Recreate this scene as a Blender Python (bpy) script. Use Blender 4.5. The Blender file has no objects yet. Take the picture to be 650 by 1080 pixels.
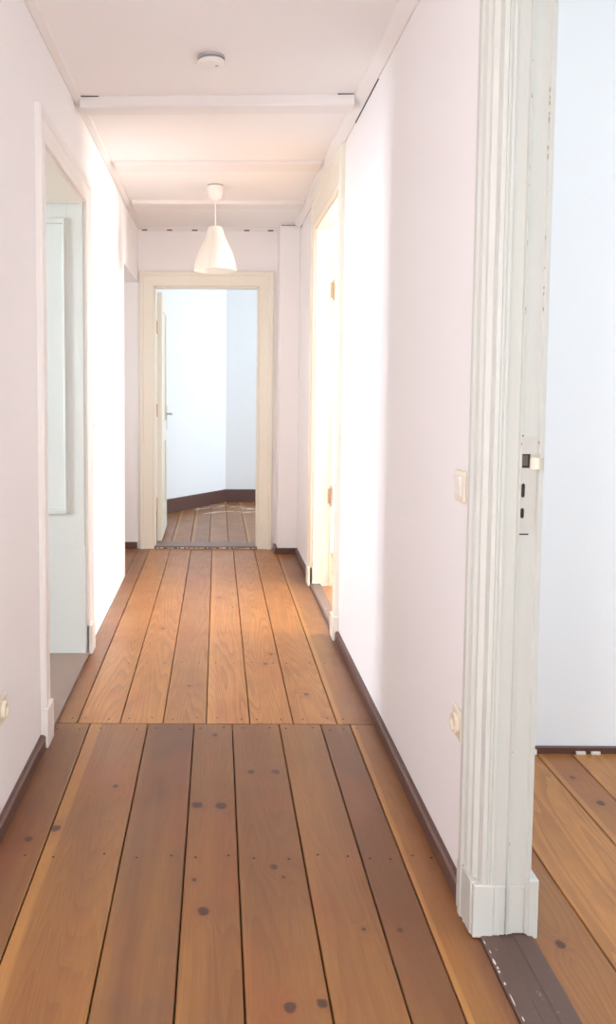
import bpy, bmesh, math, random
from mathutils import Vector, Matrix
random.seed(7)
S = bpy.context.scene
COL = S.collection
PI = math.pi

# ------------------------------------------------------------------ materials
def new_mat(name):
    m = bpy.data.materials.new(name); m.use_nodes = True
    nt = m.node_tree; nt.nodes.clear()
    out = nt.nodes.new('ShaderNodeOutputMaterial')
    b = nt.nodes.new('ShaderNodeBsdfPrincipled')
    nt.links.new(b.outputs[0], out.inputs[0])
    return m, nt, b

def paint(name, col, rough=0.6, var=0.03, bump=0.15, bscale=180.0, big=0.0):
    m, nt, b = new_mat(name); N = nt.nodes.new; L = nt.links.new
    tc = N('ShaderNodeTexCoord')
    n1 = N('ShaderNodeTexNoise'); n1.inputs['Scale'].default_value = 2.3; n1.inputs['Detail'].default_value = 4
    L(tc.outputs['Object'], n1.inputs['Vector'])
    mx = N('ShaderNodeMix'); mx.data_type = 'RGBA'
    mx.inputs[6].default_value = (*[c * (1 - var) for c in col], 1)
    mx.inputs[7].default_value = (*[min(1, c * (1 + var)) for c in col], 1)
    L(n1.outputs['Fac'], mx.inputs[0]); L(mx.outputs[2], b.inputs['Base Color'])
    b.inputs['Roughness'].default_value = rough
    n2 = N('ShaderNodeTexNoise'); n2.inputs['Scale'].default_value = bscale; n2.inputs['Detail'].default_value = 3
    L(tc.outputs['Object'], n2.inputs['Vector'])
    bp = N('ShaderNodeBump'); bp.inputs['Strength'].default_value = bump; bp.inputs['Distance'].default_value = 0.004
    L(n2.outputs['Fac'], bp.inputs['Height'])
    if big:
        n3 = N('ShaderNodeTexNoise'); n3.inputs['Scale'].default_value = 3.0; n3.inputs['Detail'].default_value = 1
        L(tc.outputs['Object'], n3.inputs['Vector'])
        b2 = N('ShaderNodeBump'); b2.inputs['Strength'].default_value = big; b2.inputs['Distance'].default_value = 0.03
        L(n3.outputs['Fac'], b2.inputs['Height']); L(bp.outputs[0], b2.inputs['Normal']); L(b2.outputs[0], b.inputs['Normal'])
    else:
        L(bp.outputs[0], b.inputs['Normal'])
    return m

def chipped(name, col, under, amount=0.62, rough=0.35, scale=(30, 30, 8)):
    """gloss paint with brush relief and small worn spots showing the coat below"""
    m, nt, b = new_mat(name); N = nt.nodes.new; L = nt.links.new
    tc = N('ShaderNodeTexCoord'); mp = N('ShaderNodeMapping'); mp.inputs['Scale'].default_value = scale
    L(tc.outputs['Object'], mp.inputs[0])
    n = N('ShaderNodeTexNoise'); n.inputs['Scale'].default_value = 1.6; n.inputs['Detail'].default_value = 6; n.inputs['Roughness'].default_value = .65
    L(mp.outputs[0], n.inputs['Vector'])
    r = N('ShaderNodeMapRange'); r.inputs[1].default_value = amount; r.inputs[2].default_value = amount + .03
    L(n.outputs['Fac'], r.inputs[0])
    mx = N('ShaderNodeMix'); mx.data_type = 'RGBA'
    mx.inputs[6].default_value = (*col, 1); mx.inputs[7].default_value = (*under, 1)
    L(r.outputs[0], mx.inputs[0]); L(mx.outputs[2], b.inputs['Base Color'])
    b.inputs['Roughness'].default_value = rough
    n2 = N('ShaderNodeTexNoise'); n2.inputs['Scale'].default_value = 5; n2.inputs['Detail'].default_value = 5
    L(mp.outputs[0], n2.inputs['Vector'])
    bp = N('ShaderNodeBump'); bp.inputs['Strength'].default_value = .25; bp.inputs['Distance'].default_value = .003
    L(n2.outputs['Fac'], bp.inputs['Height']); L(bp.outputs[0], b.inputs['Normal'])
    return m

def plain(name, col, rough=.5, metal=0.0):
    m, nt, b = new_mat(name); N = nt.nodes.new; L = nt.links.new
    tc = N('ShaderNodeTexCoord')
    n = N('ShaderNodeTexNoise'); n.inputs['Scale'].default_value = 40; n.inputs['Detail'].default_value = 3
    L(tc.outputs['Object'], n.inputs['Vector'])
    mx = N('ShaderNodeMix'); mx.data_type = 'RGBA'
    mx.inputs[6].default_value = (*[c * .93 for c in col], 1); mx.inputs[7].default_value = (*[min(1, c * 1.05) for c in col], 1)
    L(n.outputs['Fac'], mx.inputs[0]); L(mx.outputs[2], b.inputs['Base Color'])
    b.inputs['Roughness'].default_value = rough; b.inputs['Metallic'].default_value = metal
    return m

# knots: x, y, radius across the board
KNOTS = [(-.029, 2.067, .017), (-.059, 2.617, .020), (.018, 2.612, .022), (-.002, 3.165, .013), (.125, 2.853, .014),
         (.212, 2.854, .017), (.166, 2.27, .013), (.165, 1.732, .016), (.238, 1.745, .014), (-.339, 2.743, .011),
         (-.559, 2.408, .014), (-.49, 2.47, .018), (-.057, 2.205, .008), (.19, 2.22, .007),
         (.463, 1.995, .009), (.843, 1.944, .015), (1.261, 2.641, .016), (1.244, 2.821, .011), (.373, 1.998, .007),
         (.242, 4.008, .012), (.28, 4.155, .012), (-.30, 4.6, .012), (.02, 5.3, .012), (-.12, 3.7, .009), (.40, 3.6, .012)]

def wood_floor():
    m, nt, b = new_mat('pine_floorboards'); N = nt.nodes.new; L = nt.links.new
    def math_(op, a, c=None, d=None):
        n = N('ShaderNodeMath'); n.operation = op
        for i, v in enumerate((a, c, d)):
            if v is None: continue
            if isinstance(v, (int, float)): n.inputs[i].default_value = v
            else: L(v, n.inputs[i])
        return n.outputs[0]
    def mixc(f, a, c):
        n = N('ShaderNodeMix'); n.data_type = 'RGBA'
        for i, v in ((0, f), (6, a), (7, c)):
            if isinstance(v, (int, float)): n.inputs[i].default_value = v
            elif isinstance(v, tuple): n.inputs[i].default_value = (*v, 1)
            else: L(v, n.inputs[i])
        return n.outputs[2]
    tc = N('ShaderNodeTexCoord')
    at = N('ShaderNodeAttribute'); at.attribute_name = 'tint'
    sep = N('ShaderNodeSeparateColor'); L(at.outputs['Color'], sep.inputs[0])
    tone, hue, off = sep.outputs[0], sep.outputs[1], sep.outputs[2]
    # knot field
    core = None; halo = None
    for (x, y, r) in KNOTS:
        s = N('ShaderNodeVectorMath'); s.operation = 'SUBTRACT'; L(tc.outputs['Object'], s.inputs[0]); s.inputs[1].default_value = (x, y, 0)
        k = N('ShaderNodeVectorMath'); k.operation = 'MULTIPLY'; L(s.outputs[0], k.inputs[0]); k.inputs[1].default_value = (1.22 / r, 1.0 / r, 0)
        l = N('ShaderNodeVectorMath'); l.operation = 'LENGTH'; L(k.outputs[0], l.inputs[0])
        core = l.outputs['Value'] if core is None else math_('MINIMUM', core, l.outputs['Value'])
    halo = math_('EXPONENT', math_('MULTIPLY', core, -.48))
    nz = N('ShaderNodeTexNoise'); nz.inputs['Scale'].default_value = 60; L(tc.outputs['Object'], nz.inputs['Vector'])
    cw = math_('ADD', core, math_('MULTIPLY', math_('SUBTRACT', nz.outputs['Fac'], .5), .9))
    mr = N('ShaderNodeMapRange'); mr.interpolation_type = 'SMOOTHSTEP'; L(cw, mr.inputs[0])
    mr.inputs[1].default_value = 1.25; mr.inputs[2].default_value = .75
    knot = mr.outputs[0]
    # displaced coordinates per board
    offv = N('ShaderNodeCombineXYZ'); L(math_('MULTIPLY', off, 37.0), offv.inputs[0]); L(math_('MULTIPLY', off, 91.0), offv.inputs[1])
    add = N('ShaderNodeVectorMath'); add.operation = 'ADD'; L(tc.outputs['Object'], add.inputs[0]); L(offv.outputs[0], add.inputs[1])
    def stretched(sx, sy, detail=2.0, rough=.5):
        mp = N('ShaderNodeMapping'); mp.inputs['Scale'].default_value = (sx, sy, 1); L(add.outputs[0], mp.inputs[0])
        n = N('ShaderNodeTexNoise'); n.inputs['Scale'].default_value = 1; n.inputs['Detail'].default_value = detail; n.inputs['Roughness'].default_value = rough
        L(mp.outputs[0], n.inputs['Vector']); return n.outputs['Fac']
    rings = stretched(5.5, .40, 1.5)
    ph = math_('ADD', math_('MULTIPLY', rings, 30.0), math_('MULTIPLY', halo, 3.4))
    rl = math_('FRACT', ph)
    rr = N('ShaderNodeMapRange'); L(rl, rr.inputs[0]); rr.inputs[1].default_value = .35; rr.inputs[2].default_value = 1.0
    broad = stretched(9, .55, 3)
    fibre = stretched(260, 7, 3, .6)
    blot = stretched(5, 3.5, 4, .6)
    # colours
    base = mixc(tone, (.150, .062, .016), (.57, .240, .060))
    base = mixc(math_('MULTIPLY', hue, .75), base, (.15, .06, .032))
    f1 = math_('MULTIPLY', rr.outputs[0], .46)
    base = mixc(f1, base, (.17, .055, .016))
    bl = N('ShaderNodeMapRange'); L(broad, bl.inputs[0]); bl.inputs[1].default_value = .42; bl.inputs[2].default_value = .68
    base = mixc(math_('MULTIPLY', bl.outputs[0], .42), base, (.42, .20, .045))
    b2 = N('ShaderNodeMapRange'); L(blot, b2.inputs[0]); b2.inputs[1].default_value = .52; b2.inputs[2].default_value = .8
    base = mixc(math_('MULTIPLY', b2.outputs[0], math_('MULTIPLY_ADD', hue, .6, .22)), base, (.135, .085, .06))
    fb = N('ShaderNodeMapRange'); L(fibre, fb.inputs[0]); fb.inputs[1].default_value = .3; fb.inputs[2].default_value = .75
    base = mixc(math_('MULTIPLY', fb.outputs[0], .45), base, (.13, .05, .016))
    red = stretched(3.2, 1.6, 3, .6)
    rd = N('ShaderNodeMapRange'); L(red, rd.inputs[0]); rd.inputs[1].default_value = .5; rd.inputs[2].default_value = .72
    base = mixc(math_('MULTIPLY', rd.outputs[0], .5), base, (.30, .085, .024))
    sap = math_('ADD', at.outputs['Alpha'], math_('MULTIPLY', math_('SUBTRACT', broad, .5), .28))
    sp_ = N('ShaderNodeMapRange'); L(sap, sp_.inputs[0]); sp_.inputs[1].default_value = .20; sp_.inputs[2].default_value = .15
    hs_ = math_('MULTIPLY', sp_.outputs[0], math_('GREATER_THAN', off, .5))
    base = mixc(math_('MULTIPLY', hs_, .38), base, (.56, .27, .070))
    base = mixc(math_('MULTIPLY', halo, .62), base, (.19, .062, .022))
    base = mixc(math_('MULTIPLY', knot, .85), base, (.04, .013, .009))
    # old brown border varnish left along the walls
    sx = N('ShaderNodeSeparateXYZ'); L(tc.outputs['Object'], sx.inputs[0])
    ax = math_('ABSOLUTE', sx.outputs[0])
    ax = math_('MINIMUM', ax, 2.0)
    bw = math_('ADD', ax, math_('MULTIPLY', math_('SUBTRACT', blot, .5), .18))
    bm = N('ShaderNodeMapRange'); L(bw, bm.inputs[0]); bm.inputs[1].default_value = .54; bm.inputs[2].default_value = .66
    inh = math_('LESS_THAN', ax, .66)
    base = mixc(math_('MULTIPLY', math_('MULTIPLY', bm.outputs[0], inh), .5), base, (.15, .05, .028))
    L(base, b.inputs['Base Color'])
    rg = N('ShaderNodeMapRange'); L(blot, rg.inputs[0]); rg.inputs[3].default_value = .30; rg.inputs[4].default_value = .50
    L(rg.outputs[0], b.inputs['Roughness'])
    b.inputs['Coat Weight'].default_value = .12; b.inputs['Coat Roughness'].default_value = .28
    bp = N('ShaderNodeBump'); bp.inputs['Strength'].default_value = .18; bp.inputs['Distance'].default_value = .002
    hs = math_('ADD', math_('MULTIPLY', fibre, .5), math_('MULTIPLY', rr.outputs[0], .4))
    L(hs, bp.inputs['Height'])
    n9 = N('ShaderNodeTexNoise'); n9.inputs['Scale'].default_value = 2.2; L(add.outputs[0], n9.inputs['Vector'])
    b3 = N('ShaderNodeBump'); b3.inputs['Strength'].default_value = .25; b3.inputs['Distance'].default_value = .02
    L(n9.outputs['Fac'], b3.inputs['Height']); L(bp.outputs[0], b3.inputs['Normal']); L(b3.outputs[0], b.inputs['Normal'])
    return m

def worn_brown(name, col=(.085, .036, .028), under=(.42, .36, .32), amt=.66):
    return chipped(name, col, under, amt, .42, (9, 9, 9))

M = dict(
    wall=paint('white_wall_paint', (.86, .845, .85), .75, .010, .22, 190, .12),
    ceil=paint('white_ceiling_paint', (.86, .845, .84), .8, .015, .18, 150, .18),
    room=paint('side_room_wall_paint', (.82, .85, .86), .75, .01, .15, 190),
    cream=chipped('cream_gloss_paint', (.81, .775, .67), (.60, .50, .38), .73),
    pale=chipped('grey_white_gloss_paint', (.535, .55, .515), (.38, .33, .27), .73, .38),
    white=chipped('white_gloss_paint', (.80, .775, .75), (.6, .52, .45), .74, .4),
    greenw=chipped('pale_green_white_gloss_paint', (.62, .635, .585), (.5, .48, .4), .76, .25),
    cove=paint('cornice_paint', (.81, .785, .775), .6, .02, .2, 90),
    floor=wood_floor(),
    dark=plain('dark_gap', (.020, .010, .007), .95),
    nail=plain('iron_nail_heads', (.06, .035, .028), .6, .4),
    brown=worn_brown('brown_skirting_paint', (.105, .047, .036), (.30, .20, .15), .70),
    sill=worn_brown('brown_worn_threshold_paint', (.10, .058, .045), (.28, .22, .18), .64),
    sillgrey=worn_brown('grey_brown_threshold_paint', (.20, .135, .115), (.40, .33, .30), .62),
    chip=plain('chipped_white_paint', (.72, .68, .62), .6),
    rust=plain('rusty_hinge_metal', (.60, .46, .34), .6, .3),
    brass=plain('dull_nickel', (.50, .47, .41), .4, .6),
    lip=plain('worn_painted_lip', (.50, .48, .39), .35, .2),
    dusty=plain('dusty_recess', (.13, .10, .085), .8),
    steel=plain('painted_strike_metal', (.53, .52, .48), .4, .1),
    plastic=plain('white_plastic', (.82, .80, .76), .35),
    ivory=plain('ivory_plastic', (.74, .68, .55), .4),
    hole=plain('dark_recess', (.03, .022, .03), .9),
    grey=plain('grey_shadow_ring_plastic', (.42, .42, .42), .5),
    board=plain('reveal_floor_boards', (.27, .19, .15), .6),
)
# translucent lamp shade
m, nt, b = new_mat('opal_lamp_shade')
b.inputs['Base Color'].default_value = (.86, .82, .72, 1); b.inputs['Roughness'].default_value = .35
b.inputs['Subsurface Weight'].default_value = .0
tn = nt.nodes.new('ShaderNodeTexNoise'); tn.inputs['Scale'].default_value = 6
mxx = nt.nodes.new('ShaderNodeMix'); mxx.data_type = 'RGBA'; mxx.inputs[6].default_value = (.86, .84, .79, 1); mxx.inputs[7].default_value = (.90, .885, .85, 1)
nt.links.new(tn.outputs['Fac'], mxx.inputs[0]); nt.links.new(mxx.outputs[2], b.inputs['Base Color'])
tr = nt.nodes.new('ShaderNodeBsdfTranslucent'); tr.inputs[0].default_value = (.95, .93, .88, 1)
ms = nt.nodes.new('ShaderNodeMixShader'); ms.inputs[0].default_value = .4
out = [n for n in nt.nodes if n.type == 'OUTPUT_MATERIAL'][0]
nt.links.new(b.outputs[0], ms.inputs[1]); nt.links.new(tr.outputs[0], ms.inputs[2]); nt.links.new(ms.outputs[0], out.inputs[0])
M['shade'] = m

# ------------------------------------------------------------------ mesh helpers
def link(name, bm, mats, parent=None, kind=None, smooth=False, bevel=0, loc=None):
    bmesh.ops.remove_doubles(bm, verts=bm.verts, dist=1e-6)
    bmesh.ops.recalc_face_normals(bm, faces=bm.faces)
    me = bpy.data.meshes.new(name); bm.to_mesh(me); bm.free()
    for mm in (mats if isinstance(mats, (list, tuple)) else [mats]): me.materials.append(mm)
    o = bpy.data.objects.new(name, me); COL.objects.link(o)
    if parent:
        o.parent = parent
        o.matrix_parent_inverse = Matrix.Translation(-Vector(parent.location))
    if kind: o['kind'] = kind
    if smooth:
        for p in me.polygons: p.use_smooth = True
        md = o.modifiers.new('edges', 'EDGE_SPLIT'); md.split_angle = math.radians(35)
    if bevel:
        bv = o.modifiers.new('bevel', 'BEVEL'); bv.width = bevel; bv.segments = 2; bv.limit_method = 'ANGLE'
    return o

def box(bm, x0, x1, y0, y1, z0, z1, mi=0):
    v = [bm.verts.new(p) for p in ((x0, y0, z0), (x1, y0, z0), (x1, y1, z0), (x0, y1, z0), (x0, y0, z1), (x1, y0, z1), (x1, y1, z1), (x0, y1, z1))]
    fs = []
    for f in ((0, 3, 2, 1), (4, 5, 6, 7), (0, 1, 5, 4), (1, 2, 6, 5), (2, 3, 7, 6), (3, 0, 4, 7)):
        fc = bm.faces.new([v[i] for i in f]); fc.material_index = mi; fs.append(fc)
    return fs

def prism(bm, pts, axis, a, b, mi=0):
    """extrude polygon pts (2-D in the other two axes, order x,y,z minus axis) from a to b"""
    def P(p, t):
        q = list(p); q.insert(axis, t); return q
    A = [bm.verts.new(P(p, a)) for p in pts]; B = [bm.verts.new(P(p, b)) for p in pts]
    n = len(pts)
    fs = [bm.faces.new(A), bm.faces.new(B[::-1])]
    for i in range(n): fs.append(bm.faces.new((A[i], A[(i + 1) % n], B[(i + 1) % n], B[i])))
    for f in fs: f.material_index = mi
    return fs

def cyl(bm, c, r0, r1, h, seg=24, axis=2, mi=0):
    A = []; B = []
    for i in range(seg):
        a = 2 * PI * i / seg
        def P(r, t):
            q = [r * math.cos(a), r * math.sin(a)]; q.insert(axis, t)
            return (c[0] + q[0], c[1] + q[1], c[2] + q[2])
        A.append(bm.verts.new(P(r0, 0))); B.append(bm.verts.new(P(r1, h)))
    fs = [bm.faces.new(A[::-1]), bm.faces.new(B)]
    for i in range(seg): fs.append(bm.faces.new((A[i], A[(i + 1) % seg], B[(i + 1) % seg], B[i])))
    for f in fs: f.material_index = mi

def lathe(bm, prof, c, seg=48, mi=0):
    rings = []
    for r, z in prof:
        rings.append([bm.verts.new((c[0] + r * math.cos(2 * PI * i / seg), c[1] + r * math.sin(2 * PI * i / seg), c[2] + z)) for i in range(seg)])
    for k in range(len(rings) - 1):
        for i in range(seg):
            f = bm.faces.new((rings[k][i], rings[k][(i + 1) % seg], rings[k + 1][(i + 1) % seg], rings[k + 1][i])); f.material_index = mi

def empty(name, loc, kind=None, label=None, cat=None, group=None):
    o = bpy.data.objects.new(name, None); COL.objects.link(o); o.location = loc; o.empty_display_size = .1
    if kind: o['kind'] = kind
    if label: o['label'] = label
    if cat: o['category'] = cat
    if group: o['group'] = group
    return o

def wall_y(bm, x0, x1, y0, y1, z1, holes=()):       # wall running along y, thickness x0..x1
    y = y0
    for (a, b_, za, zb) in sorted(holes):
        box(bm, x0, x1, y, a, 0, z1)
        if zb < z1: box(bm, x0, x1, a, b_, zb, z1)
        if za > 0: box(bm, x0, x1, a, b_, 0, za)
        y = b_
    box(bm, x0, x1, y, y1, 0, z1)

def wall_x(bm, y0, y1, x0, x1, z1, holes=()):
    x = x0
    for (a, b_, za, zb) in sorted(holes):
        box(bm, x, a, y0, y1, 0, z1)
        if zb < z1: box(bm, a, b_, y0, y1, zb, z1)
        if za > 0: box(bm, a, b_, y0, y1, 0, za)
        x = b_
    box(bm, x, x1, y0, y1, 0, z1)

# ------------------------------------------------------------------ layout
XW = .655; H = 2.655; YE = 6.93; YB = -1.7
# openings
D1 = (1.10, 1.975, 2.42)      # near doorway on the right
D2 = (4.50, 5.62, 2.41)      # far doorway on the right
D3 = (3.15, 4.14, 2.25)      # paneled reveal on the left
AL = (5.90, 6.93, 2.21)      # plain opening on the left
D4 = (-.522, .338, 2.175)    # end doorway

bm = bmesh.new(); wall_y(bm, -.655 - .40, -.655, YB, 5.02, H, [(-1.3, -.1, .5, 2.4), (D3[0], D3[1], 0, D3[2])])
box(bm, -.655 - .22, -.655, 5.02, AL[0], 0, H); box(bm, -.655 - .22, -.655, AL[0], AL[1], AL[2], H)
link('wall_left', bm, M['wall'], kind='structure')
bm = bmesh.new(); wall_y(bm, .655, .765, YB, YE, 3.1, [(D1[0], D1[1], 0, D1[2]), (D2[0], D2[1], 0, D2[2])])
link('wall_right', bm, M['wall'], kind='structure')
bm = bmesh.new(); wall_x(bm, YE, YE + .15, -1.6, .655, 2.9, [(D4[0], D4[1], 0, D4[2])])
link('wall_end', bm, M['wall'], kind='structure')
bm = bmesh.new(); box(bm, .495, .655, 6.72, YE, 0, H)
o = link('wall_end_pier', bm, M['wall'], kind='structure', bevel=.004)
bm = bmesh.new(); wall_x(bm, YB - .15, YB, -1.1, .8, H, [(-.5, .5, .3, 2.3)])
link('wall_back', bm, M['wall'], kind='structure')
# alcove on the left
bm = bmesh.new(); wall_y(bm, -1.7, -1.6, 5.02, YE + .15, 2.66, [(5.6, 6.6, .9, 2.1)])
box(bm, -1.6, -.875, 5.02, 5.12, 0, 2.66)
link('wall_alcove', bm, M['wall'], kind='structure')

# ceiling of the hallway (and rooms)
bm = bmesh.new(); box(bm, -1.7, .655, YB - .15, YE, H, H + .1)
link('ceiling', bm, M['ceil'], kind='structure')

# side rooms -----------------------------------------------------
def window(name, axis, at, a0, a1, z0, z1, inward):
    """wooden casement window in a wall opening"""
    e = empty(name, (at if axis == 0 else (a0 + a1) / 2, (a0 + a1) / 2 if axis == 0 else at, z0), 'structure')
    f = .06
    def bb(bm, u0, u1, w0, w1, d=.05):
        if axis == 0: box(bm, at - d / 2, at + d / 2, u0, u1, w0, w1)
        else: box(bm, u0, u1, at - d / 2, at + d / 2, w0, w1)
    bm = bmesh.new()
    bb(bm, a0, a0 + f, z0, z1); bb(bm, a1 - f, a1, z0, z1); bb(bm, a0 + f, a1 - f, z0, z0 + f); bb(bm, a0 + f, a1 - f, z1 - f, z1)
    link('window_frame', bm, M['pale'], e, bevel=.004)
    mid = (a0 + a1) / 2
    bm = bmesh.new(); bb(bm, mid - .03, mid + .03, z0 + f, z1 - f, .04); bb(bm, a0 + f, mid - .03, z1 - .6, z1 - .55, .04); bb(bm, mid + .03, a1 - f, z1 - .6, z1 - .55, .04)
    link('window_bars', bm, M['pale'], e, bevel=.003)
    return e

# right front room: x .765..4.3, y -1.2..3.03
bm = bmesh.new()
wall_x(bm, 3.03, 3.15, .765, 4.4, 3.1)
link('wall_room_right_far', bm, M['room'], kind='structure')
bm = bmesh.new(); wall_x(bm, -1.35, -1.2, .765, 4.4, 3.1)
link('wall_room_right_near', bm, M['room'], kind='structure')
bm = bmesh.new(); wall_y(bm, 4.3, 4.45, -1.2, 6.9, 3.1, [(.2, 2.2, .8, 2.7), (3.9, 6.0, 1.0, 2.7)])
link('wall_room_right_side', bm, M['room'], kind='structure')
bm = bmesh.new(); wall_x(bm, 6.8, 6.93, .765, 4.4, 3.1)
link('wall_room_back_far', bm, M['room'], kind='structure')
bm = bmesh.new(); box(bm, .655, 4.45, -1.35, 6.93, 3.1, 3.2)
link('ceiling_right_rooms', bm, M['ceil'], kind='structure')
window('window_1', 0, 4.37, .2, 2.2, .8, 2.7, -1)
window('window_2', 0, 4.37, 3.9, 6.0, 1.0, 2.7, -1)
# left room: x -4..-1.055, y 2..5.02
bm = bmesh.new(); wall_y(bm, -3.75, -3.6, 1.9, 5.12, 2.9, [(2.72, 3.22, .7, 2.5)])
box(bm, -3.6, -1.055, 1.8, 1.9, 0, 2.9); box(bm, -3.6, -1.055, 5.02, 5.12, 0, 2.9)
link('wall_room_left', bm, M['room'], kind='structure')
bm = bmesh.new(); box(bm, -3.75, -1.055, 1.8, 5.12, 2.9, 3.0); box(bm, -1.055, -.97, 1.8, 5.12, 2.755, 3.0)
link('ceiling_left_room', bm, M['ceil'], kind='structure')
window('window_3', 0, -3.67, 2.72, 3.22, .7, 2.5, 1)
# end room
bm = bmesh.new()
box(bm, .104, 3.0, 9.82, 9.95, 0, 2.9)
prism(bm, [(.104, 9.82), (-1.80, 6.80 + .28), (-1.95, 7.08), (.0, 9.95), (.104, 9.95)], 2, 0, 2.9)
box(bm, .338 + .317, 3.0, 6.93, 7.08, 0, 2.9)
link('wall_room_end', bm, M['room'], kind='structure')
bm = bmesh.new(); wall_y(bm, 2.9, 3.05, 7.08, 9.82, 2.9, [(7.5, 9.4, .5, 2.6)])
link('wall_room_end_side', bm, M['room'], kind='structure')
bm = bmesh.new(); box(bm, -2.0, 3.05, 6.93, 9.95, 2.9, 3.0)
link('ceiling_end_room', bm, M['ceil'], kind='structure')
window('window_4', 0, 2.97, 7.5, 9.4, .5, 2.6, -1)
window('fill_window_left', 0, -.98, -1.3, -.1, .5, 2.4, 1)  # invented side window behind the camera, added to brighten the near hallway
window('fill_window_alcove', 0, -1.65, 5.6, 6.6, .9, 2.1, 1)  # invented alcove window, added to lift the light at the hallway end
window('fill_window_back', 1, YB - .08, -.5, .5, .3, 2.3, 1)  # invented window in the unseen back wall, holds frontal fill light

# ------------------------------------------------------------------ floors
OFFS = {(-.505, -1.7): .83, (-.272, -1.7): .31, (.255, -1.7): .22, (-.087, -1.7): .47}
def planks(bm, tint, xs, y0, y1, tones, z=0.0, gap=.0038, th=.022, nails=()):
    for i in range(len(xs) - 1):
        a, c = xs[i] + gap / 2, xs[i + 1] - gap / 2
        t, h = tones[i % len(tones)]
        rnd_ = OFFS.get((round(xs[i], 3), y0), random.random())
        e = .0025
        # slightly skewed ends keep the hand-laid look
        pts = [(a, z - th), (c, z - th), (c, z - e), (c - e, z), (a + e, z), (a, z - e)]
        fs = prism(bm, pts, 1, y0, y1)
        for f in fs:
            for l in f.loops: l[tint] = (t, h, rnd_, (l.vert.co.x - a) / (c - a))
        for ny in nails:
            if y0 < ny < y1:
                for nx in (a + .2 * (c - a), a + .78 * (c - a)):
                    cyl(bm, (nx + random.uniform(-.012, .012), ny + random.uniform(-.012, .012), z - .002), .0042, .0042, .0024, 8, 2, 2)

bm = bmesh.new(); tint = bm.loops.layers.float_color.new('tint')
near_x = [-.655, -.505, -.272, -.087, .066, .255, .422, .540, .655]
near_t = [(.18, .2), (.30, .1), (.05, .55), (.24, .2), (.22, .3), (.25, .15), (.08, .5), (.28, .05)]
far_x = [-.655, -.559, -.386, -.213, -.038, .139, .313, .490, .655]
far_t = [(.5, .35), (.9, .1), (.95, .05), (.75, .2), (1., .0), (.95, .05), (.85, .1), (.4, .5)]  # far boards share the near base; stronger light there is put into tone
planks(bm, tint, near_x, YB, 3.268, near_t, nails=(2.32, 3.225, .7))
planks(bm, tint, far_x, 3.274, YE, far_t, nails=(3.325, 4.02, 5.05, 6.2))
# sliver boards under the deep reveal of the left doorway are brown
box(bm, -.655, .655, YB, YE, -.06, -.022, 1)
# right rooms
rx = [.782, .935, 1.19, 1.32, 1.50, 1.66, 1.84, 2.03, 2.2, 2.4, 2.6, 2.8, 3.0, 3.2, 3.4, 3.6, 3.8, 4.05, 4.3]
rt = [(.42, .15), (.85, .02), (.5, .3), (.9, .0), (.6, .1), (.7, .1)]
planks(bm, tint, rx, -1.2, 3.03, rt, nails=(.8,))
planks(bm, tint, [.712] + rx, 3.15, 6.8, [(.8, 0), (.9, 0), (.7, .05)], nails=())
box(bm, .655, 4.3, -1.2, 6.8, -.06, -.022, 1)
# end room
ex = [-1.9 + .167 * i for i in range(30)]
planks(bm, tint, ex, 7.08, 9.82, [(.55, .45), (.6, .4), (.45, .5), (.65, .4)])
box(bm, -1.9, 2.9, 7.08, 9.82, -.06, -.022, 1)
# left room and alcove
planks(bm, tint, [-3.6 + .17 * i for i in range(16)], 1.9, 5.02, [(.3, .5)], gap=.003)
planks(bm, tint, [-1.6, -1.42, -1.24, -1.06, -.88, -.655], 5.12, YE, [(.4, .4), (.5, .3)])
box(bm, -3.6, -.655, 1.9, YE, -.06, -.022, 1)
link('floor', bm, [M['floor'], M['dark'], M['nail']], kind='structure')

# ------------------------------------------------------------------ skirting
bm = bmesh.new()
def skirt_y(bm, x, n, y0, y1, h=.052, t=.02):
    prism(bm, [(x, 0), (x + n * t, 0), (x + n * t, h - .008), (x + n * (t - .007), h), (x, h)], 1, y0, y1)
skirt_y(bm, .655, -1, 2.10, 4.38); skirt_y(bm, .655, -1, 5.73, 6.72)
link('baseboard_right', bm, M['brown'], kind='structure')
bm = bmesh.new(); skirt_y(bm, -.655, 1, YB, 3.035)
link('baseboard_left', bm, M['brown'], kind='structure')
bm = bmesh.new(); box(bm, .475, .655, 6.700, 6.72, 0, .05); box(bm, .475, .495, 6.72, 6.90, 0, .05)
box(bm, -1.6, -.665, 6.91, YE, 0, .055)
link('baseboard_end', bm, M['brown'], kind='structure')
bm = bmesh.new(); box(bm, .80, 4.3, 3.010, 3.03, 0, .022)
for i in range(6):
    x = .80 + random.random() * .8; box(bm, x, x + random.uniform(.02, .07), 3.002, 3.012, .0, random.uniform(.008, .018), 1)
link('baseboard_side_room', bm, [M['brown'], M['chip']], kind='structure')
bm = bmesh.new()
box(bm, .104, 2.9, 9.80, 9.82, 0, .15)
d = Vector((-1.80 - .104, 7.08 - 9.82)).normalized(); n = Vector((-d.y, d.x))
if n.x < 0: n = -n
p0 = Vector((.104, 9.82)); p1 = Vector((-1.80, 7.08))
q0 = p0 + n * .02; q1 = p1 + n * .02
prism(bm, [tuple(p0), tuple(p1), tuple(q1), tuple(q0)], 2, 0, .15)
link('baseboard_end_room', bm, M['brown'], kind='structure', bevel=.003)
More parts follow.
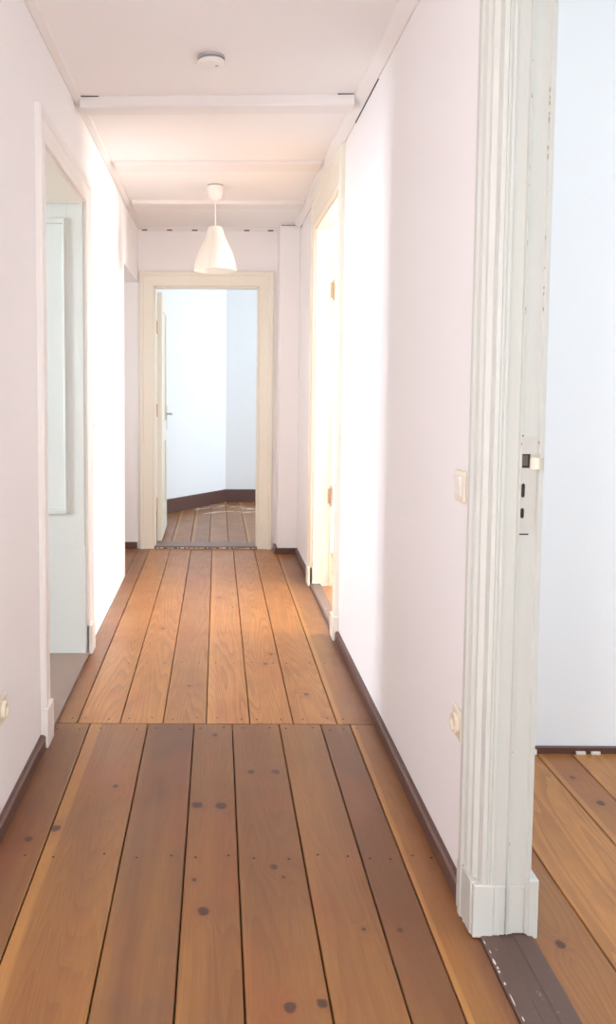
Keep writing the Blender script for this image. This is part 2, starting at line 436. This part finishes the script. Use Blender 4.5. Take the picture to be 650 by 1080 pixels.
# scraped pale paint marks on the far room's boards
bm = bmesh.new()
for i in range(26):
    t = random.random(); cx = -.25 + .70 * t + random.uniform(-.05, .05); cy = 9.20 + random.uniform(-.25, .32)
    a = random.uniform(-.3, 1.2); L_ = random.uniform(.04, .16); w = random.uniform(.004, .016)
    pts = []
    for k in range(10):
        an = 2 * PI * k / 10; rx_ = L_ * math.cos(an) * random.uniform(.7, 1.1); ry_ = w * math.sin(an) * random.uniform(.6, 1.4)
        pts.append((cx + rx_ * math.cos(a) - ry_ * math.sin(a), cy + rx_ * math.sin(a) + ry_ * math.cos(a)))
    prism(bm, pts, 2, .0003, .0012)
link('trim_7', bm, M['chip'], kind='structure')

# ------------------------------------------------------------------ ceiling trims
def beam(name, y0, y1, drop, x0=-.62, x1=.60, skew=0, mat='cove'):
    bm = bmesh.new()
    c = .006
    prism(bm, [(y0, H), (y0, H - drop + c), (y0 + c, H - drop), (y1 - c, H - drop), (y1, H - drop + c), (y1, H)], 0, x0, x1)
    for v in bm.verts: v.co.y += skew * v.co.x
    return link(name, bm, M[mat], kind='structure')
tb = beam('trim_1', 3.83, 3.95, .048, -.625, .605, -.04)
bm = bmesh.new(); box(bm, -.62, -.54, 3.845, 3.85, H - .003, H - .0005); box(bm, .53, .60, 3.80, 3.812, H - .003, H - .0005)
for v in bm.verts: v.co.y += .002
link('gap', bm, M['dark'], tb)
beam('trim_2', 4.90, 5.08, .022, -.60, .60, -.03)
beam('trim_3', 5.93, 6.10, .026, -.60, .60)
# cornice strips with a hairline crack along the wall
def cornice(name, sgn, y0, y1, dr, wd):
    bm = bmesh.new()
    prism(bm, [(sgn * .655, H), (sgn * .655, H - dr + .003), (sgn * .648, H - dr), (sgn * (.657 - wd), H - .010), (sgn * (.655 - wd), H)], 1, y0, y1)
    o = link(name, bm, M['cove'], kind='structure')
    bm = bmesh.new()
    y = y0
    while y < y1:
        L_ = random.uniform(.08, .3)
        if random.random() < (.22 if sgn > 0 else .0):
            box(bm, sgn * .651, sgn * .6552, y, min(y + L_, y1), H - dr - .0012, H - dr + .002)
        y += L_
    if bm.verts: link('gap', bm, M['dark'], o)
    else: bm.free()
cornice('trim_4', 1, YB, 6.72, .045, .05)
cornice('trim_5', -1, YB, YE, .018, .036)
bm = bmesh.new(); prism(bm, [(YE, H), (YE, H - .03), (YE - .012, H - .03), (YE - .012, H)], 0, -.604, .495)
box(bm, .49, .60, 6.708, 6.72, H - .02, H)
tr6 = link('trim_6', bm, M['cove'], kind='structure')
for px in (-.60, -.395, -.19, .015, .235, .43):
    bm = bmesh.new(); box(bm, px - .022, px + .022, YE - .016, YE - .0119, H - .030, H - .021)
    link('vent_slot', bm, M['hole'], tr6)
bm = bmesh.new(); box(bm, .50, .61, 6.703, 6.709, H - .024, H - .0205); link('gap', bm, M['dark'], tr6)

# ------------------------------------------------------------------ door frames
def casing(bm, F, a, b, top, prof, base=0.0, ts=1.0):
    """prof: (d outward from opening, t out of wall) closed polygon; swept up, over and down"""
    rings = []
    for (u, zt) in (('a', 0), ('a', 1), ('b', 1), ('b', 0)):
        ring = []
        for d_, t in prof:
            uu = a - d_ if u == 'a' else b + d_
            zz = top + d_ * ts if zt else base
            ring.append(bm.verts.new(F(uu, zz, t)))
        rings.append(ring)
    n_ = len(prof)
    for k in range(3):
        for i in range(n_):
            bm.faces.new((rings[k][i], rings[k][(i + 1) % n_], rings[k + 1][(i + 1) % n_], rings[k + 1][i]))
    bm.faces.new(rings[0]); bm.faces.new(rings[3][::-1])

def FR(x, s): return lambda u, z, t: (x + s * t, u, z)
def FY(y, s): return lambda u, z, t: (u, y + s * t, z)

# ---- door_1 : near doorway on the right, its far jamb faces the viewer
d1 = empty('door_1', (.71, 1.54, 0), 'structure', 'tall doorway nearest on the right, grey-white chipped frame with strike plate')
prof1 = [(-.004, -.029), (-.012, -.027), (-.013, -.020), (-.007, -.017), (-.006, -.012), (-.013, -.008), (-.012, .002), (.002, .006), (.012, .004), (.020, .016), (.027, .018), (.031, .012), (.038, .012), (.045, .022),
         (.056, .026), (.063, .018), (.070, .018), (.077, .028), (.094, .029), (.100, .024), (.100, 0), (.06, 0), (.0, -.003), (.0, -.029)]
bm = bmesh.new(); casing(bm, FR(.655, -1), D1[0], D1[1], D1[2], prof1)
link('casing', bm, M['pale'], d1)
prof1b = [(-.004, 0), (-.004, .011), (.01, .014), (.09, .018), (.10, .012), (.10, 0)]
bm = bmesh.new(); casing(bm, FR(.765, 1), D1[0], D1[1], D1[2], prof1b)
link('room_side_casing', bm, M['pale'], d1)
# jamb lining: two steps
bm = bmesh.new()
y = D1[1]
prism(bm, [(.683, y - .004), (.714, y - .004), (.7155, y - .014), (.7185, y - .014), (.7195, y - .001), (.761, y - .001), (.765, y - .008), (.769, y - .008), (.769, y + .004), (.683, y + .004)], 2, .012, D1[2])
y2 = D1[0]
prism(bm, [(.683, y2 - .004), (.683, y2 + .004), (.714, y2 + .004), (.7155, y2 + .014), (.7185, y2 + .014), (.7195, y2 + .001), (.769, y2 + .001), (.769, y2 - .004)], 2, .012, D1[2])
box(bm, .683, .769, y2, y, D1[2] - .008, D1[2] + .004)
link('jamb_lining', bm, M['pale'], d1)
# plinth blocks
for (ya, yb, s) in ((D1[1], D1[1] + .118, 1), (D1[0] - .118, D1[0], -1)):
    bm = bmesh.new()
    prism(bm, [(ya, .004), (yb, .004), (yb, .125), ((yb - .012) if s > 0 else yb, .14), (ya, .14)], 0, .629, .655)
    yj = D1[1] if s > 0 else D1[0]
    box(bm, .633, .683, min(yj - s * .0145, yj), max(yj - s * .0145, yj), .004, .138)
    box(bm, .683, .700, min(yj - s * .011, yj), max(yj - s * .011, yj), .004, .136)
    box(bm, .686, .7138, min(yj - s * .010, yj), max(yj - s * .010, yj), .008, .135)
    box(bm, .7205, .762, min(yj - s * .006, yj), max(yj - s * .006, yj), .010, .132)
    prism(bm, [(.769, yj - s * .012), (.794, yj - s * .012), (.794, yj + s * .11), (.769, yj + s * .11)], 2, 0.0, .150)
    o = link('plinth_block', bm, M['pale'], d1, bevel=.003)
# worn edges: bare spots and small dents along the arrises
bm = bmesh.new()
for i in range(26):
    z = random.uniform(.2, 2.35) if i < 16 else random.uniform(1.5, 2.1)
    xx = random.choice((.7625, .7625, .7175)); h_ = random.uniform(.002, .008); w_ = random.uniform(.0005, .0014)
    yy_ = {.7625: D1[1] - .0052, .7175: D1[1] - .0143}[xx]
    pts = []
    for k in range(8):
        an = 2 * PI * k / 8; pts.append((xx + w_ * math.cos(an) * random.uniform(.6, 1.2), z + h_ * math.sin(an) * random.uniform(.6, 1.2)))
    prism(bm, pts, 1, yy_ - .0006, yy_ + .003)
link('worn_spot', bm, plain('bare_wood_spots', (.36, .28, .2), .7), d1)['kind'] = 'stuff'
# strike plate on the far jamb (x .727-.763, z 1.005-1.235)
ys = D1[1] - .001
bm = bmesh.new()
def plate_with_holes(bm, x0, x1, z0, z1, holes, y, t):
    xs = sorted({x0, x1, *[h[0] for h in holes], *[h[1] for h in holes]}); zs = sorted({z0, z1, *[h[2] for h in holes], *[h[3] for h in holes]})
    for i in range(len(xs) - 1):
        for j in range(len(zs) - 1):
            mx_, mz = (xs[i] + xs[i + 1]) / 2, (zs[j] + zs[j + 1]) / 2
            if any(h[0] < mx_ < h[1] and h[2] < mz < h[3] for h in holes): continue
            box(bm, xs[i], xs[i + 1], y - t, y, zs[j], zs[j + 1])
holes = [(.7240, .7425, 1.163, 1.196), (.7240, .7330, 1.092, 1.126), (.7235, .7325, 1.042, 1.067)]
plate_with_holes(bm, .7205, .7600, 1.006, 1.238, holes, ys, .003)
sp = link('strike_plate', bm, M['steel'], d1); sp['label'] = 'painted metal strike plate with three holes'
bm = bmesh.new()
box(bm, .7240, .7425, ys - .0006, ys - .0001, 1.163, 1.196, 0)
box(bm, .7243, .7385, ys - .0010, ys - .0006, 1.168, 1.193, 1)
for h in holes[1:]: box(bm, h[0], h[1], ys - .0008, ys - .0001, h[2], h[3], 0)
rim = bmesh.new()
for h in holes[1:]:
    for (xx, sx1) in ((h[0], 1), (h[1], -1)):
        for (zz, sz) in ((h[2], 1), (h[3], -1)):
            prism(rim, [(xx, zz), (xx + sx1 * .003, zz), (xx, zz + sz * .0035)], 1, ys - .003, ys - .0009)
link('plate_corner', rim, M['steel'], sp)
link('keep_hole', bm, [M['hole'], M['dusty']], sp)
bm = bmesh.new()   # curled lip that guides the latch
pr = []
for k in range(9):
    a = k / 8 * 1.9
    pr.append((.7425 + .029 * k / 8, ys - .004 - .010 * math.sin(a)))
pr2 = [(x_, y_ + .0025) for x_, y_ in pr]
prism(bm, pr + pr2[::-1], 2, 1.160, 1.188)
box(bm, .7425, .7640, ys - .007, ys - .001, 1.188, 1.196)
link('latch_lip', bm, M['lip'], sp, smooth=True)
bm = bmesh.new()
for (xx, zz) in ((.7435, 1.222), (.7385, 1.146), (.7435, 1.020)):
    cyl(bm, (xx, ys - .0042, zz), .0035, .0035, .0015, 12, 1)
link('screw', bm, M['steel'], sp)
bm = bmesh.new(); box(bm, .7195, .7206, ys - .0033, ys - .0002, 1.004, 1.239); box(bm, .7205, .7440, ys - .0033, ys - .0002, 1.0025, 1.0060); box(bm, .7205, .7265, ys - .0033, ys - .0002, 1.238, 1.2405)
link('gap', bm, M['hole'], sp)
# threshold
bm = bmesh.new()
ya, yb = D1[0], D1[1] + .0
prism(bm, [(.652, -.001), (.782, -.001), (.782, .006), (.779, .008), (.737, .009), (.733, .0055), (.700, .0055), (.697, .009), (.656, .010), (.652, .006)], 1, ya, yb)
th1 = link('threshold', bm, M['sill'], d1)
bm = bmesh.new()
yy_ = 1.25
while yy_ < 1.93:
    L_ = random.uniform(.008, .04); w_ = random.uniform(.0012, .0032)
    x_ = .654 + random.uniform(0, .004)
    prism(bm, [(x_, yy_), (x_ + w_, yy_ + .2 * L_), (x_ + w_ * .8, yy_ + .8 * L_), (x_, yy_ + L_), (x_ - w_ * .6, yy_ + .5 * L_)], 2, .009, .0108)
    yy_ += L_ + random.uniform(.0, .03)
link('paint_flake', bm, M['chip'], th1)['kind'] = 'stuff'

# ---- door_2 : bright doorway further along on the right
d2 = empty('door_2', (.71, 5.1, 0), 'structure', 'bright cream doorway far along the right wall with door leaf swung into room')
prof2 = [(0, 0), (0, .016), (.008, .020), (.016, .016), (.03, .016), (.075, .020), (.085, .028), (.105, .028), (.11, .02), (.11, 0)]
bm = bmesh.new(); casing(bm, FR(.655, -1), D2[0], D2[1], D2[2], prof2, 0, 1.85); link('casing', bm, M['cream'], d2)
bm = bmesh.new(); casing(bm, FR(.765, 1), D2[0], D2[1], D2[2], prof1b); link('room_side_casing', bm, M['cream'], d2)
bm = bmesh.new()
for yj, s in ((D2[0], 1), (D2[1], -1)):
    lo, hi = sorted((yj - s * .002, yj + s * .012)); box(bm, .655, .725, lo, hi, .02, D2[2])
    lo, hi = sorted((yj - s * .002, yj + s * .003)); box(bm, .725, .765, lo, hi, .02, D2[2])
box(bm, .655, .725, D2[0], D2[1], D2[2] - .012, D2[2] + .002); box(bm, .725, .765, D2[0], D2[1], D2[2] - .003, D2[2] + .002)
link('jamb_lining', bm, M['cream'], d2)
for (ya, yb) in ((D2[0] - .118, D2[0]), (D2[1], D2[1] + .118)):
    bm = bmesh.new(); box(bm, .622, .655, ya, yb, .0, .13); link('plinth_block', bm, M['cream'], d2, bevel=.004)
bm = bmesh.new(); prism(bm, [(.640, -.001), (.712, -.001), (.712, .012), (.708, .016), (.650, .016), (.640, .010)], 1, D2[0], D2[1])
link('threshold', bm, M['sillgrey'], d2)
# leaf: hinged on the far jamb, swung into the room
def leaf(parent, hinge, ang, width, height, mat, thick=.04, handle_side=1, hang=1, name='door_leaf'):
    """leaf lies along local +x from the hinge; returned mesh in world space"""
    T = Matrix.Translation(hinge) @ Matrix.Rotation(ang, 4, 'Z')
    bm = bmesh.new()
    rail = .11
    # stiles and rails round recessed panels
    box(bm, 0, rail, -thick / 2, thick / 2, .0, height); box(bm, width - rail, width, -thick / 2, thick / 2, 0, height)
    zz = [(0, .22), (.85, 1.0), (height - .12, height)]
    for a_, b_ in zz: box(bm, rail, width - rail, -thick / 2, thick / 2, a_, b_)
    for a_, b_ in ((.22, .85), (1.0, height - .12)):
        box(bm, rail, width - rail, -thick / 2 + .014, thick / 2 - .014, a_, b_)
        for sgn in (-1, 1):
            ys0 = sgn * (thick / 2 - .014); ys1 = sgn * (thick / 2 - .003)
            lo, hi = sorted((ys0, ys1))
            box(bm, rail, rail + .018, lo, hi, a_, b_); box(bm, width - rail - .018, width - rail, lo, hi, a_, b_)
            box(bm, rail + .018, width - rail - .018, lo, hi, a_, a_ + .018); box(bm, rail + .018, width - rail - .018, lo, hi, b_ - .018, b_)
    bm.transform(T)
    o = link(name, bm, mat, parent, bevel=.0015)
    # handles on both faces
    zc = 1.07
    for sgn in (-1, 1):
        bm = bmesh.new()
        lo, hi = sorted((sgn * thick / 2, sgn * (thick / 2 + .004)))
        box(bm, width - .072, width - .048, lo, hi, zc - .15, zc + .08)
        link_bm = bm
        cyl(bm, (width - .06, sgn * thick / 2 if sgn > 0 else -thick / 2 - .05, zc), .008, .008, .05, 12, 1)
        lo, hi = sorted((sgn * (thick / 2 + .042), sgn * (thick / 2 + .056)))
        prism(bm, [(width - .053, zc - .009), (width - .053, zc + .009), (width - .12, zc + .007), (width - .172, zc + .002), (width - .176, zc - .009), (width - .12, zc - .008)], 1, lo, hi)
        bm.transform(T)
        link('door_handle', bm, M['brass'], o, bevel=.002)
    return o
lf2 = leaf(d2, (.792, 5.585, .03), math.radians(-14), .96, 2.34, M['cream'])
for zc in (.62, 2.0):
    bm = bmesh.new(); cyl(bm, (.775, 5.602, zc - .06), .0085, .0085, .12, 12); cyl(bm, (.775, 5.602, zc - .075), .003, .006, .015, 12); cyl(bm, (.775, 5.602, zc + .06), .006, .003, .015, 12)
    box(bm, .752, .775, 5.612, 5.6172, zc - .05, zc + .05)
    link('hinge', bm, M['rust'], d2, smooth=True)

# ---- door_3 : left doorway with a deep paneled reveal
d3 = empty('door_3', (-.85, 3.67, 0), 'structure', 'left doorway with deep pale green paneled reveal and cream casing')
prof3 = [(0, 0), (0, .012), (.006, .016), (.014, .012), (.03, .012), (.07, .016), (.08, .024), (.105, .024), (.11, .016), (.11, 0)]
bm = bmesh.new(); casing(bm, FR(-.655, 1), D3[0], D3[1], D3[2], prof3); link('casing', bm, M['white'], d3)
for (ya, yb) in ((D3[0] - .115, D3[0]), (D3[1], D3[1] + .115)):
    bm = bmesh.new(); box(bm, -.655, -.626, ya, yb, 0, .15); link('plinth_block', bm, M['white'], d3, bevel=.004)
def reveal(bm, y, s):
    # s = direction the face looks at
    f = y + s * .014
    def bb(x0, x1, z0, z1, d0, d1_):
        lo, hi = sorted((y + s * d0, y + s * d1_)); box(bm, x0, x1, lo, hi, z0, z1)
    bb(-1.055, -.655, .0, D3[2], 0, .004)
    bb(-.735, -.660, .56, D3[2], .004, .014); bb(-1.050, -.975, .56, D3[2], .004, .014)
    bb(-.975, -.735, .56, .72, .004, .014); bb(-.975, -.735, 2.165, D3[2], .004, .014)
    bb(-1.052, -.657, .0, .56, .004, .018)
    # panel moulding, stepped
    for x0, x1, z0, z1 in ((-.757, -.733, .722, 2.163), (-.977, -.953, .722, 2.163)):
        prism(bm, [(x0, y + s * .004), (x1, y + s * .004), (x1, y + s * .0145), (x1 - .006, y + s * .017), (x1 - .015, y + s * .030), (x0 + .003, y + s * .030), (x0, y + s * .026)], 2, z0, z1)
    for z0, z1 in ((.718, .742), (2.143, 2.167)):
        bb(-.953, -.757, z0, z1, .004, .026)
for yj, s in ((D3[1], -1), (D3[0], 1)):
    bm = bmesh.new(); reveal(bm, yj, s)
    link('panelled_reveal', bm, M['greenw'], d3, bevel=.0015)
bm = bmesh.new(); box(bm, -1.05, -.657, D3[0] + .02, D3[1] - .02, D3[2] - .012, D3[2])
link('soffit_board', bm, M['cream'], d3)
bm = bmesh.new(); box(bm, -1.06, -.640, D3[0], D3[1], 0, .012)
th3 = link('threshold', bm, M['board'], d3, bevel=.003)

# ---- door_4 : doorway at the end
d4 = empty('door_4', (-.09, 7.0, 0), 'structure', 'cream framed doorway closing the end of the hallway')
prof4 = [(0, 0), (0, .014), (.004, .018), (.012, .014), (.06, .016), (.085, .018), (.095, .026), (.118, .026), (.124, .018), (.124, 0)]
bm = bmesh.new(); casing(bm, FY(YE, -1), D4[0], D4[1], D4[2], prof4); link('casing', bm, M['cream'], d4)
bm = bmesh.new(); casing(bm, FY(YE + .15, 1), D4[0], D4[1], D4[2], prof1b); link('room_side_casing', bm, M['cream'], d4)
bm = bmesh.new()
for xj, s in ((D4[0], 1), (D4[1], -1)):
    lo, hi = sorted((xj - s * .002, xj + s * .010)); box(bm, lo, hi, YE, YE + .10, .02, D4[2])
    lo, hi = sorted((xj - s * .002, xj + s * .003)); box(bm, lo, hi, YE + .10, YE + .15, .02, D4[2])
box(bm, D4[0], D4[1], YE, YE + .10, D4[2] - .01, D4[2] + .002)
link('jamb_lining', bm, M['cream'], d4)
bm = bmesh.new(); prism(bm, [(YE - .022, -.001), (YE + .18, -.001), (YE + .18, .018), (YE + .17, .024), (YE - .015, .024), (YE - .022, .014)], 0, D4[0], D4[1])
th4 = link('threshold', bm, M['sillgrey'], d4)
bm = bmesh.new()
x_ = D4[0] + .02
while x_ < D4[1] - .03:
    L_ = random.uniform(.008, .035); box(bm, x_, x_ + L_, YE - .0235, YE - .021, .004, random.uniform(.008, .015)); x_ += L_ + random.uniform(.002, .04)
link('paint_flake', bm, M['chip'], th4)['kind'] = 'stuff'
lf4 = leaf(d4, (-.492, 7.115, .03), math.radians(90.5), .84, 2.12, M['cream'])
for zc in (.35, 1.15, 1.85):
    bm = bmesh.new(); cyl(bm, (-.512, 7.088, zc - .05), .008, .008, .10, 12); cyl(bm, (-.512, 7.088, zc + .05), .006, .003, .012, 12)
    link('hinge', bm, M['rust'], d4, smooth=True)

# ------------------------------------------------------------------ things
# pendant lamp
LX, LY = -.018, 5.50
pl = empty('pendant_lamp', (LX, LY, H), None, 'white bell shaped pendant lamp hanging from ceiling on short cord', 'lamp')
bm = bmesh.new(); lathe(bm, [(0.001, -.098), (.012, -.098), (.030, -.092), (.042, -.078), (.050, -.040), (.055, -.012), (.055, -.009), (.001, -.009)], (LX, LY, H), 40)
link('ceiling_rose', bm, M['plastic'], pl, smooth=True)
bm = bmesh.new(); lathe(bm, [(.001, -.0095), (.044, -.0095), (.052, -.004), (.052, 0), (.001, 0)], (LX, LY, H), 28); link('rose_shadow_ring', bm, M['grey'], pl)  # grey ring put in for the shadow gap between rose and ceiling
bm = bmesh.new(); cyl(bm, (LX, LY, 2.372), .0035, .0035, .19, 10); link('cord', bm, M['plastic'], pl, smooth=True)
bm = bmesh.new()
outp = [(.012, 2.392), (.040, 2.390), (.047, 2.384), (.052, 2.365), (.060, 2.336), (.074, 2.305), (.088, 2.276), (.104, 2.243), (.117, 2.21), (.127, 2.175), (.133, 2.15), (.138, 2.118), (.139, 2.108)]
inn = [(r_ - .004, z_ - (.004 if i < 3 else 0)) for i, (r_, z_) in enumerate(outp)]
lathe(bm, outp + inn[::-1] + [outp[0]], (LX, LY, 0), 64)
link('lamp_shade', bm, M['shade'], pl, smooth=True)
bm = bmesh.new(); lathe(bm, [(.001, 2.375), (.020, 2.375), (.020, 2.315), (.017, 2.31), (.001, 2.31)], (LX, LY, 0), 20); link('lamp_holder', bm, M['plastic'], pl, smooth=True)
bm = bmesh.new(); lathe(bm, [(.001, 2.312), (.013, 2.31), (.014, 2.29), (.027, 2.265), (.030, 2.245), (.025, 2.222), (.012, 2.208), (.001, 2.205)], (LX, LY, 0), 24); link('bulb', bm, M['plastic'], pl, smooth=True)
# smoke detector
sx_, sy_ = -.030, 3.40
sd = empty('smoke_detector', (sx_, sy_, H), None, 'round white smoke detector on the ceiling before the first beam', 'smoke detector')
bm = bmesh.new(); lathe(bm, [(.001, 0), (.054, 0), (.054, -.010), (.001, -.010)], (sx_, sy_, H), 40); link('mounting_base', bm, M['grey'], sd, smooth=True)
bm = bmesh.new(); lathe(bm, [(.001, -.010), (.046, -.010), (.046, -.0185), (.001, -.0185)], (sx_, sy_, H), 40); link('vent_ring', bm, M['grey'], sd, smooth=True)
bm = bmesh.new(); lathe(bm, [(.001, -.018), (.054, -.018), (.055, -.026), (.050, -.034), (.036, -.039), (.018, -.041), (.001, -.041)], (sx_, sy_, H), 40); link('cover', bm, M['plastic'], sd, smooth=True)
bm = bmesh.new(); cyl(bm, (sx_ + .022, sy_ - .015, H - .0425), .006, .007, .004, 12); link('test_button', bm, M['grey'], sd)

def switch(x, s, y, z, label, cat='light switch', name='light_switch'):
    e = empty(name, (x, y, z), None, label, cat)
    bm = bmesh.new(); lo, hi = sorted((x, x + s * .010)); box(bm, lo, hi, y - .041, y + .041, z - .041, z + .041); link('switch_plate', bm, M['ivory'], e, bevel=.004)
    bm = bmesh.new(); prism(bm, [(x + s * .009, z - .027), (x + s * .012, z - .027), (x + s * .019, z + .027), (x + s * .009, z + .027)], 1, y - .026, y + .026); link('rocker', bm, M['plastic'], e, bevel=.0015)
switch(.655, -1, 2.212, 1.092, 'small ivory light switch on right wall beside the nearest door frame')
switch(-.655, 1, 4.355, 1.13, 'small light switch on bright left wall just past the paneled doorway')
def socket(x, s, y, z, label, name='wall_socket'):
    e = empty(name, (x, y, z), None, label, 'wall socket')
    bm = bmesh.new(); lo, hi = sorted((x, x + s * .009)); box(bm, lo, hi, y - .040, y + .040, z - .040, z + .040); link('socket_plate', bm, M['ivory'], e, bevel=.004)
    bm = bmesh.new()
    seg = 28; ra = []; 
    for (r_, t) in ((.027, .009), (.026, .019), (.020, .019), (.0195, .0095), (.001, .0095)):
        ra.append([bm.verts.new((x + s * t, y + r_ * math.cos(2 * PI * i / seg), z + r_ * math.sin(2 * PI * i / seg))) for i in range(seg)])
    for k in range(4):
        for i in range(seg): bm.faces.new((ra[k][i], ra[k][(i + 1) % seg], ra[k + 1][(i + 1) % seg], ra[k + 1][i]))
    link('socket_insert', bm, M['ivory'], e, smooth=True)
    bm = bmesh.new()
    for dy in (-.0095, .0095): cyl(bm, (x + s * .0098 - (.0006 if s < 0 else 0), y + dy, z), .0026, .0026, .0012, 10, 0)
    link('contact_hole', bm, M['hole'], e)
socket(.655, -1, 2.185, .455, 'small ivory wall socket low on right wall beside nearest door frame')
socket(-.655, 1, 2.475, .370, 'ivory wall socket low on left wall, cut by the picture edge')

# ------------------------------------------------------------------ light
def area(name, loc, rot, sx, sy, power, col, spread=PI):
    l = bpy.data.lights.new(name, 'AREA'); l.shape = 'RECTANGLE'; l.size = sx; l.size_y = sy; l.energy = power; l.color = col; l.spread = spread
    o = bpy.data.objects.new(name, l); COL.objects.link(o); o.location = loc; o.rotation_euler = rot
    return o
# daylight at the side and end room windows, then added fill lamps
R90 = PI / 2
area('daylight_window_1', (4.42, 1.2, 1.75), (0, R90, 0), 1.8, 1.9, 56, (.80, .91, 1.0))
area('daylight_window_2', (4.42, 4.95, 1.85), (0, R90, 0), 1.6, 2.0, 235, (1.0, .985, .96))
area('daylight_window_3', (-3.72, 2.97, 1.6), (0, -R90, 0), 1.7, .42, 100, (.80, .89, 1.0))
area('daylight_window_4', (3.02, 8.45, 1.55), (0, R90, 0), 2.0, 1.8, 43, (.80, .90, 1.0))
area('fill_light_alcove', (-1.72, 6.1, 1.5), (0, -R90, 0), 1.15, .95, 5, (1.0, .95, .94))  # unseen fill for the far end of the hallway
area('fill_light_back', (0, YB - .13, 1.3), (R90, 0, 0), .95, 1.9, 26, (1.0, .97, .97))  # unseen frontal fill from behind the camera
area('fill_light_left', (-1.04, -.7, 1.45), (0, -R90, 0), 1.8, 1.15, 70, (1.0, .96, .96))  # unseen sideways fill for the near walls, floor and ceiling

w = bpy.data.worlds.new('overcast_sky'); S.world = w; w.use_nodes = True
bg = w.node_tree.nodes['Background']; bg.inputs[0].default_value = (.80, .88, 1.0, 1); bg.inputs[1].default_value = 1.0

# ------------------------------------------------------------------ camera
cam = bpy.data.cameras.new('camera'); co = bpy.data.objects.new('camera', cam); COL.objects.link(co)
f, p, r, cx, cy = 880.0, .0695, .0045, 229.0, 470.0
Fw = Vector((0, math.cos(p), -math.sin(p))); rt = Vector((1, 0, 0)); up = rt.cross(Fw)
Rv = math.cos(r) * rt + math.sin(r) * up; Uv = -math.sin(r) * rt + math.cos(r) * up
mt = Matrix((Rv, Uv, -Fw)).transposed().to_4x4(); mt.translation = (0, 0, 1.35)
co.matrix_world = mt
cam.sensor_fit = 'VERTICAL'; cam.sensor_height = 36; cam.lens = f * 36 / 1080
cam.shift_x = (325 - cx) / 1080; cam.shift_y = (cy - 540) / 1080
cam.clip_start = .05
S.camera = co

S.view_settings.view_transform = 'Standard'; S.view_settings.look = 'None'
S.view_settings.gamma = 1.0; S.view_settings.exposure = 0.75; S.view_settings.use_curve_mapping = False
S.cycles.use_denoising = True
S.cycles.max_bounces = 10; S.cycles.diffuse_bounces = 8
S.cycles.sample_clamp_indirect = 8
